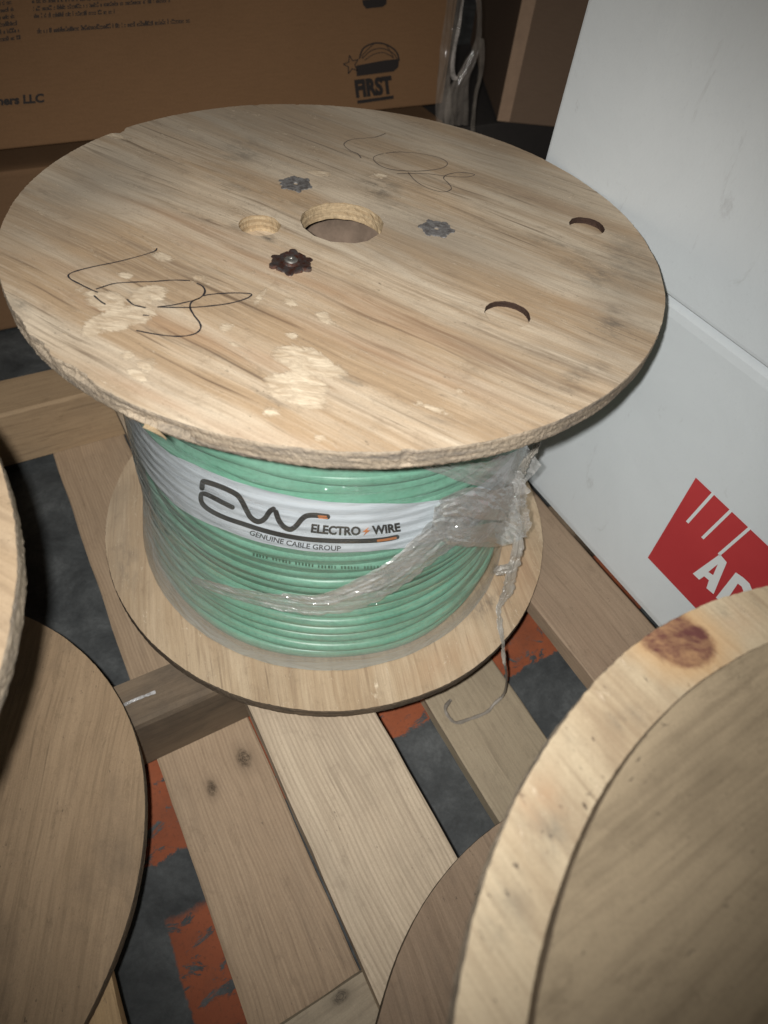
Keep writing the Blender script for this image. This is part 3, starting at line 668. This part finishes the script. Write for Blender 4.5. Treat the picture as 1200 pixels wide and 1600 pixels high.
def cord(P, r, mat, name, par):
    V, F = [], []; k = 6
    for i, p in enumerate(P):
        t = P[min(i + 1, len(P) - 1)] - P[max(i - 1, 0)]; t = t / np.linalg.norm(t); a = np.cross(t, ZZ if abs(t[2]) < .9 else np.array([1., 0, 0])); a /= np.linalg.norm(a); b = np.cross(t, a)
        rr = r * (1 + .5 * n2(i * .5, 2.2))
        V += [p + rr * (math.cos(2 * math.pi * j / k) * a + .6 * math.sin(2 * math.pi * j / k) * b) for j in range(k)]
    F = [(i * k + j, (i + 1) * k + j, (i + 1) * k + (j + 1) % k, i * k + (j + 1) % k) for i in range(len(P) - 1) for j in range(k)]
    return lz(obj(name, V, F, mat, par))
strp = [onz(786, 1015, .004), onz(788, 1035, .0035), onz(791, 1050, -.02), onz(791, 1068, -.06), onz(787, 1085, -.10), onz(772, 1100, -.110), onz(760, 1113, -.1125), onz(732, 1124, -.1125), onz(712, 1129, -.108), onz(699, 1117, -.1), onz(696, 1105, -.1), onz(704, 1094, -.106)]
cord(smooth_path(strp, 6), .0018, flat('dirty_twisted_film', (.28, .25, .21), .5, 0, .5, 200, .5), 'film_string', reel)

# ---- second reel: upper left corner of the near left
def plain_reel(x, y, ztop, label, rtop, rbot, mt, me_, mb, mbe, seed, tf=T0, fields=None, ch=()):
    r = thing('cable_reel', (x, y, ZT), label, 'cable reel', 'plywood cable reels standing on the pallet')
    a = flange('top_flange', rtop, tf, ztop - ZT, [mt, me_], r, seed=seed, step=.007, rough=.0014, fields=fields, chips=ch)
    b = flange('bottom_flange', rbot, T0, -ZT, [mb, mbe], r, seed=seed + 3, step=.008, rough=.0006)
    obj('core', *tube(.09, .10, -ZT + .0005, ztop - ZT - tf - .0005), card, r, True)
    return r
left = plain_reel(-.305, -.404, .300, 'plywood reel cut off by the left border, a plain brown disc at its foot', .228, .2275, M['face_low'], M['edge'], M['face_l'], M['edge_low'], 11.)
for ch_ in left.children:
    pass
lf = [c for c in left.children if c.name.startswith('top_flange')][0]
lf.data.materials[0] = wood('plywood_left_top_face', (.52, .40, .27), (.42, .30, .18), (.24, .16, .10), ang=math.radians(-20), off=(2, 3, 0), streak=.5, cath=.2, dirt=.3)
rc = (.325, -.477)
P_k = onz(1060, 1000, .305)
fr_ = dict(grime=[blob(1003, 1040, 34, 7, .305, rot=-32, c=rc, amp=1.3), blob(900, 1150, 20, 9, .305, rot=-50, c=rc, amp=1.), blob(975, 1120, 40, 16, .305, rot=-40, c=rc, amp=.8), blob(790, 1420, 40, 90, .305, rot=15, c=rc, amp=.7), blob(860, 1300, 40, 60, .305, rot=20, c=rc, amp=.7), blob(830, 1235, 9, 22, .305, rot=20, c=rc, amp=.6), blob(1150, 950, 46, 7, .305, rot=-12, c=rc, amp=.9)],
           putty=[blob(945, 1085, 26, 12, .305, rot=-30, c=rc, amp=.75), blob(760, 1440, 12, 30, .305, rot=20, c=rc, amp=.6)], warm=[blob(840, 1250, 40, 60, .305, rot=20, c=rc, amp=.9), blob(1160, 970, 40, 20, .305, c=rc, amp=.9)], greyed=[])
mr = M['face_r']
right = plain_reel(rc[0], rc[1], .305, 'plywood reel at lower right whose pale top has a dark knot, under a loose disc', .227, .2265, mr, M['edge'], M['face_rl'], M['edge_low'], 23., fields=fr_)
# knot of the right top flange
def add_knot(mat, x, y, r, asp, rot):
    g = G.__new__(G); g.m = mat; g.t = mat.node_tree; g.N = g.t.nodes; g.L = g.t.links; g.b = g.N['Principled BSDF']; g.obj = [n for n in g.N if n.type == 'TEX_COORD'][0].outputs['Object']
    src = g.b.inputs['Base Color'].links[0].from_socket
    d = g.map(g.map(g.obj, loc=(-x, -y, 0)), rot=(0, 0, -rot), sc=(1 / asp, 1, 0))
    L = g.math('ADD', g.vmath('LENGTH', d), g.math('MULTIPLY', g.math('SUBTRACT', g.noise(g.obj, 48, 6, .75), .5), r * .9))
    ring = g.math('ADD', g.math('MULTIPLY', g.math('SINE', g.math('MULTIPLY', L, 1.3 * 6.283 / r)), .5), .5)
    blot = g.noise(g.map(g.obj, rot=(0, 0, .5), sc=(50, 110, 50)), 1, 8, .75, .25)
    kc = g.mix(g.step(blot, .42, .58), (.33, .19, .10), (.12, .045, .04)); kc = g.mix(g.math('MULTIPLY', ring, .25), kc, (.10, .04, .03))
    halo = g.mix(g.step(L, r * 1.9, r * .9, 0, .65), src, (.50, .29, .12))
    g.L.new(g.mix(g.step(L, r * 1.08, r * .86), halo, kc), g.b.inputs['Base Color'])
add_knot(mr, P_k[0] - rc[0], P_k[1] - rc[1], .0135, 1.25, 1.0)
lid = flange('plywood_disc', .2185, .0085, .0085, [M['lid'], M['edge_lid']], None, seed=31., step=.008, rough=.0006)
lid.location = (.334, -.494, .3055); tag(lid, 'loose grey-brown plywood disc lying on the pale top of the lower right reel', 'plywood disc')

# ================================================================== white boxes
BN = .2305    # plane of the white boxes (distance along NB)
g = G('white_carton'); k1 = g.noise(g.obj, 7, 6, .65, .5); k2 = g.noise(g.obj, 300, 4, .6); k3 = g.noise(g.map(g.obj, sc=(18, 40, 18)), 1, 6, .7, 1.2)
cw = g.mix(g.step(k1, .35, .7, 0, .4), (.57, .61, .625), (.47, .505, .52)); cw = g.mix(g.step(k3, .62, .76, 0, .35), cw, (.22, .21, .20)); cw = g.mix(g.step(k2, .6, .75, 0, .12), cw, (.3, .3, .3))
M['white'] = g.fin(cw, .62, g.bump(g.math('ADD', k1, g.math('MULTIPLY', k2, .1)), .25, .004), 0, .3)
def carton(name, n0, n1, m0, m1, z0, z1, mat, label, cat, bev=.004, group=None, skew=0.):
    import bmesh
    bm = bmesh.new(); bmesh.ops.create_cube(bm, size=1)
    for v in bm.verts: v.co = Vector(((v.co.x + .5) * (n1 - n0), (v.co.y + .5) * (m1 - m0), (v.co.z + .5) * (z1 - z0)))
    bmesh.ops.bevel(bm, geom=list(bm.edges), offset=bev, segments=3, profile=.6, affect='EDGES')
    me = bpy.data.meshes.new(name); bm.to_mesh(me); bm.free(); me.materials.append(mat)
    o = bpy.data.objects.new(name, me); COL.objects.link(o); o.location = tuple(nm(n0, m0, z0)); o.rotation_euler = (0, 0, ANG - math.pi / 2 + skew)
    tag(o, label, cat, group); return o
lowb = carton('white_carton', BN, BN + .42, -.62, .054, ZT + .0005, .2755, M['white'], 'lower white carton with the red sign printed on it, standing beside the reel', 'box', bev=.012)
upb = carton('white_carton', BN - .0005, BN + .42, -.62, .0565, .2765, .78, M['white'], 'upper plain white carton stacked on the red-printed one', 'box', bev=.004)
BP = nm(BN, 0, 0)
def onbox(px, py): return on(px, py, BP, NB)
inv = Matrix.Translation(lowb.location) @ Matrix.Rotation(ANG - math.pi / 2, 4, 'Z'); inv = inv.inverted()
def bl(pts, lift): return [tuple(inv @ Vector(onbox(x, y) - NB * lift)) for x, y in pts]
red = G('red_print'); kr = red.noise(red.obj, 8, 4, .6); red.fin(red.mix(red.step(kr, .3, .7), (.36, .030, .035), (.43, .042, .045)), .5, None, 0, .3)
def LG(L): return [(980 + x / 5.4545, 700 + y / 5.4545) for x, y in L]
tl = onbox(1088.2, 745.8); blc = onbox(1013, 871)
def plane_pt(m, z): return nm(BN, m, z)
mT, zT = tl @ MM, tl[2]; mB, zB = blc @ MM, blc[2]
# the sign: slanted left side, straight top, right part hidden by the reel in front
rv = [plane_pt(mT, zT), plane_pt(mB, zB), plane_pt(mB - .30, zB), plane_pt(mB - .30, zT - .006), plane_pt(mT - .13, zT - .003)]
rv = [tuple(inv @ Vector(p - NB * .0008)) for p in rv]
sign = obj('printed_sign', rv, [(0, 1, 2, 3, 4)], red.m, lowb)
whp = flat('white_print', (.60, .63, .63), .6)
st = []
for a, b in (((740, 385), (520, 630)), ((890, 532), (650, 765)), ((1050, 680), (790, 905))):
    (x0, y0), (x1, y1) = LG([a, b]); t = np.array([x1 - x0, y1 - y0]); t /= np.linalg.norm(t); s = np.array([-t[1], t[0]]) * 2.6; q0 = np.array([x0, y0]) - t * 1.5; q1 = np.array([x1, y1])
    st.append((bl([q0 + s, q1 + s, q1 - s, q0 - s], .0014), [(0, 1, 2, 3)]))
V, F = join(st); obj('stripe_print', V, F, whp, sign)
v2, f2 = fill2d([LG([(800, 900), (858, 970), (745, 1240), (684, 1190), (706, 1122), (665, 1088), (622, 1118), (568, 1066)]), LG([(782, 985), (700, 1052), (742, 1078)])])
v3, f3 = fill2d([LG([(935, 1055), (765, 1270), (830, 1330), (900, 1385), (975, 1375), (1050, 1310), (1082, 1225), (1052, 1150), (1000, 1100)]), LG([(952, 1150), (862, 1285), (905, 1318), (972, 1275), (1000, 1215), (985, 1175)])])
V, F = join([(bl(v2, .0014), f2), (bl(v3, .0014), f3)]); obj('lettering', V, F, whp, sign)

# ================================================================== brown cartons at the back
def cardmat(name, c, k=0):
    g = G(name); a = g.noise(g.map(g.obj, loc=(k, 0, 0)), 4, 5, .6); b = g.noise(g.map(g.obj, sc=(40, 40, 300)), 1, 4, .6); d = g.noise(g.obj, 350, 3, .6)
    col = g.mix(g.step(a, .3, .7, 0, .35), c, [x * .72 for x in c]); col = g.mix(g.step(b, .4, .7, 0, .2), col, [x * .6 for x in c]); col = g.mix(g.step(d, .4, .75, 0, .25), col, [x * .55 for x in c])
    return g.fin(col, .85, g.bump(b, .15, .001), 0, .15)
MW = .65
cU = carton('cardboard_carton', -.75, .535, MW, MW + .5, .132, .75, cardmat('brown_kraft_board', (.225, .125, .062)), 'large printed brown carton behind the reel, upper of its stack', 'box', bev=.004)
cL = carton('cardboard_carton', -.75, .540, MW - .004, MW + .5, ZF + .002, .106, cardmat('brown_kraft_board_dark', (.19, .11, .058), 3), 'lower brown carton behind the reel, under the printed one', 'box', bev=.006)
CP = nm(0, MW, 0)
invc = (Matrix.Translation(cU.location) @ Matrix.Rotation(ANG - math.pi / 2, 4, 'Z')).inverted()
def onc(px, py, lift=.0008): return tuple(invc @ Vector(on(px, py, CP, MM) - MM * lift))
pr = flat('black_carton_print', (.025, .02, .018), .7)
def words(x0, y0, x1, y1, h, seed):
    r = random.Random(seed); out = []; L = math.hypot(x1 - x0, y1 - y0); x = 0; t = ((x1 - x0) / L, (y1 - y0) / L); n = (t[1], -t[0])
    while x < L:
        w = 1.0 + r.random() * 1.3; hh = h * (r.choice([.55, .6, .6, .85, .95])); 
        def q(a, b): return onc(x0 + t[0] * a + n[0] * b, y0 + t[1] * a + n[1] * b)
        if r.random() < .5: out.append(([q(x, 0), q(x + w, 0), q(x + w, hh), q(x, hh)], [(0, 1, 2, 3)]))
        else:
            out.append(([q(x, 0), q(x + w, 0), q(x + w, hh * .3), q(x, hh * .3)], [(0, 1, 2, 3)])); out.append(([q(x, hh * .6), q(x + w, hh * .6), q(x + w, hh), q(x, hh)], [(0, 1, 2, 3)]))
        x += w + .45 + (2.6 if r.random() < .2 else 0)
    return out
pp = []
for (x0, y0, x1, y1) in ((50, 5, 190, -2), (52, 17, 265, 3), (53, 28, 178, 21), (-5, 9, 18, 6), (-5, 20, 20, 17), (-5, 31, 22, 28), (-5, 42, 26, 39), (-5, 54, 28, 50), (-5, 65, 31, 61)): pp += words(x0, y0, x1, y1, 8, int(x0 + y0 * 7 + 900))
pp += words(58, 52, 296, 35, 8.5, 5)
V, F = join(pp); obj('small_print', V, F, pr, cU)
def card_text(s, x0, y0, x1, y1, cap, bold, x0shift=0.):
    V, F = text_mesh(s, bold); L = math.hypot(x1 - x0, y1 - y0); t = ((x1 - x0) / L, (y1 - y0) / L); n = (t[1], -t[0])
    return ([onc(x0 + t[0] * x * L + n[0] * y * cap, y0 + t[1] * x * L + n[1] * y * cap) for x, y in V], F)
V, F = card_text('ners LLC', -4, 164, 69, 159, 13, .045); obj('lettering', V, F, pr, cU)
V, F = card_text('FIRST', 556, 151, 614, 144, 25, .06); obj('lettering', V, F, pr, cU)
lp = []
def CZ(L): return [(480 + x / 2.857, 0 + y / 2.857) for x, y in L]
def card_poly(L): 
    v, f = fill2d([L]); return ([onc(*q) for q in v], f)
lp.append(card_poly(CZ([(218, 292), (345, 268), (410, 262), (405, 300), (385, 318), (220, 340)])))
lp.append(card_poly(CZ([(222, 448), (385, 425), (385, 440), (224, 463)])))
lp.append(card_poly(CZ([(245, 0), (355, -12), (352, 18), (335, 30), (262, 38), (248, 20)])))
def card_stroke(path, w):
    Q = smooth_path(path, 6); V = []
    for i, q in enumerate(Q):
        t = Q[min(i + 1, len(Q) - 1)] - Q[max(i - 1, 0)]; t = t / max(np.linalg.norm(t), 1e-6); s = np.array([-t[1], t[0]]) * w / 2; V += [onc(*(q + s)), onc(*(q - s))]
    return V, [(2 * i, 2 * i + 2, 2 * i + 3, 2 * i + 1) for i in range(len(Q) - 1)]
for s_, w in (([(232, 262), (250, 215), (300, 192), (350, 198), (395, 228), (410, 270)], 2.4), ([(245, 262), (280, 228), (330, 215), (380, 235), (400, 262)], 1.4), ([(255, 268), (300, 240), (345, 235), (385, 258)], 1.2),
              ([(300, 192), (250, 240), (245, 262)], 1.2), ([(350, 198), (372, 232), (385, 262)], 1.2)):
    lp.append(card_stroke(CZ(s_), w))
star = [(196 + (36 if i % 2 == 0 else 15) * math.sin(i * math.pi / 5 - .25), 288 - (44 if i % 2 == 0 else 18) * math.cos(i * math.pi / 5 - .25)) for i in range(10)]
SQ = CZ(star + star[:1]); sv_ = []
for i in range(10):
    a_, b_2 = np.array(SQ[i]), np.array(SQ[i + 1]); t_ = (b_2 - a_) / np.linalg.norm(b_2 - a_); n_ = np.array([-t_[1], t_[0]]) * .75
    sv_.append(([onc(*(a_ + n_)), onc(*(b_2 + n_)), onc(*(b_2 - n_)), onc(*(a_ - n_))], [(0, 1, 2, 3)]))
lp.append(join(sv_))
for (V, F), nm_ in zip(lp, ('emblem_block', 'emblem_bar', 'printed_block', 'emblem_arc', 'emblem_arc', 'emblem_arc', 'emblem_arc', 'emblem_arc', 'emblem_star')): obj(nm_, V, F, pr, cU)
# carton further right with a pale corner strip
c2a = on(777, 190, nm(0, .72, 0), MM)
b2 = carton('cardboard_carton', 0, .5, 0, .5, float(c2a[2]), .85, cardmat('dim_brown_board', (.17, .115, .078), 6), 'dim brown carton with a pale corner strip, between the printed carton and the white ones', 'box', bev=.003)
b2.location = tuple(c2a); b2.rotation_euler = (0, 0, math.radians(8))
stv = [(-.0006, .030, .001), (-.0006, -.0006, .001), (.012, -.0006, .001)]; stv += [(x, y, .6) for x, y, z in stv]
stv = [(-.0008, .004, .002), (-.0008, -.0008, .002), (.024, -.0008, .002), (-.0008, .004, .6), (-.0008, -.0008, .6), (.024, -.0008, .6)]
obj('corner_strip', stv, [(0, 1, 4, 3), (1, 2, 5, 4)], flat('pale_kraft_strip', (.34, .225, .145), .7, nsc=60), b2)
b3 = carton('cardboard_carton', .3, 1.3, .74, 1.2, ZF + .002, float(c2a[2]) - .012, flat('painted_gap_shade', (.035, .03, .027), .8, nsc=40), 'near-black block added for the shaded gap low behind the white boxes', 'box')  # dark block paints the shade in the gap under the dim carton
# stretch wrap hanging at the corner of the printed carton
wr = []
def hang(path, hw, mat, depth, name, sd, fold=.008):
    Q = smooth_path(path, 12); H = smooth_path([(h,) for h in hw], 12); V, F = [], []; nu = 16; P0 = nm(0, depth, 0)
    for i, q in enumerate(Q):
        for j in range(nu + 1):
            u = j / nu * 2 - 1; P = on(q[0] + u * H[i][0], q[1], P0, MM); V.append(P - MM * (fold * n2(u * 2.5 + sd, i * .06) + fold * .6 * abs(n2(u * 6, i * .1, 1, sd))))
    for i in range(len(Q) - 1):
        for j in range(nu): F.append((i * (nu + 1) + j, (i + 1) * (nu + 1) + j, (i + 1) * (nu + 1) + j + 1, i * (nu + 1) + j + 1))
    return V, F
hf = film('hanging_film', .20, (.62, .54, .46), .10, (10, 10, 14), bump=.9, base=.12)
wt = thing('plastic_wrap', on(715, 100, nm(0, MW - .02, 0), MM), 'clear stretch wrap hanging in folds at the printed carton corner', 'plastic wrap')
def wpart(V, F, m): return obj('film_fold', np.array(V) - np.array(wt.location), F, m, wt, True)
wpart(*hang([(712, -20), (705, 40), (696, 100), (692, 150), (694, 200)], [14, 12, 10, 12, 14], hf, MW - .02, '', 1), hf)
wpart(*hang([(745, -20), (748, 30), (744, 75), (728, 110), (716, 140), (712, 195)], [4, 3.5, 6, 8, 16, 18], hf, MW - .028, '', 5), hf)
wpart(*hang([(725, -20), (718, 30), (710, 80), (707, 112), (712, 125)], [3, 2.5, 2.5, 3, 5], hf, MW - .035, '', 8, .004), film('film_crease', .5, (.7, .64, .58), .15, (30, 30, 30)))
wpart(*hang([(752, 60), (750, 110), (742, 160), (738, 205)], [3, 3, 3, 3], hf, MW - .03, '', 3), hf)
# scrap of film on the dark stringer
sp_ = [onz(x, y, ZTB + .0016) for x, y in smooth_path([(186, 1106), (205, 1096), (222, 1089), (243, 1081)], 5)]
V, F = ribbon(sp_, [.003 + .0022 * n2(i * .9, 1) for i in range(len(sp_))], [ZZ] * len(sp_), 0)
V = [v + ZZ * .0012 * n2(i * .8, 4) for i, v in enumerate(V)]
tag(obj('plastic_scrap', V, F, film('scrap_film', .8, (.7, .7, .7), .1, (90, 90, 90), bump=1.)), 'thin shiny scrap of film on the dark pallet stringer beside the left reel', 'plastic scrap')
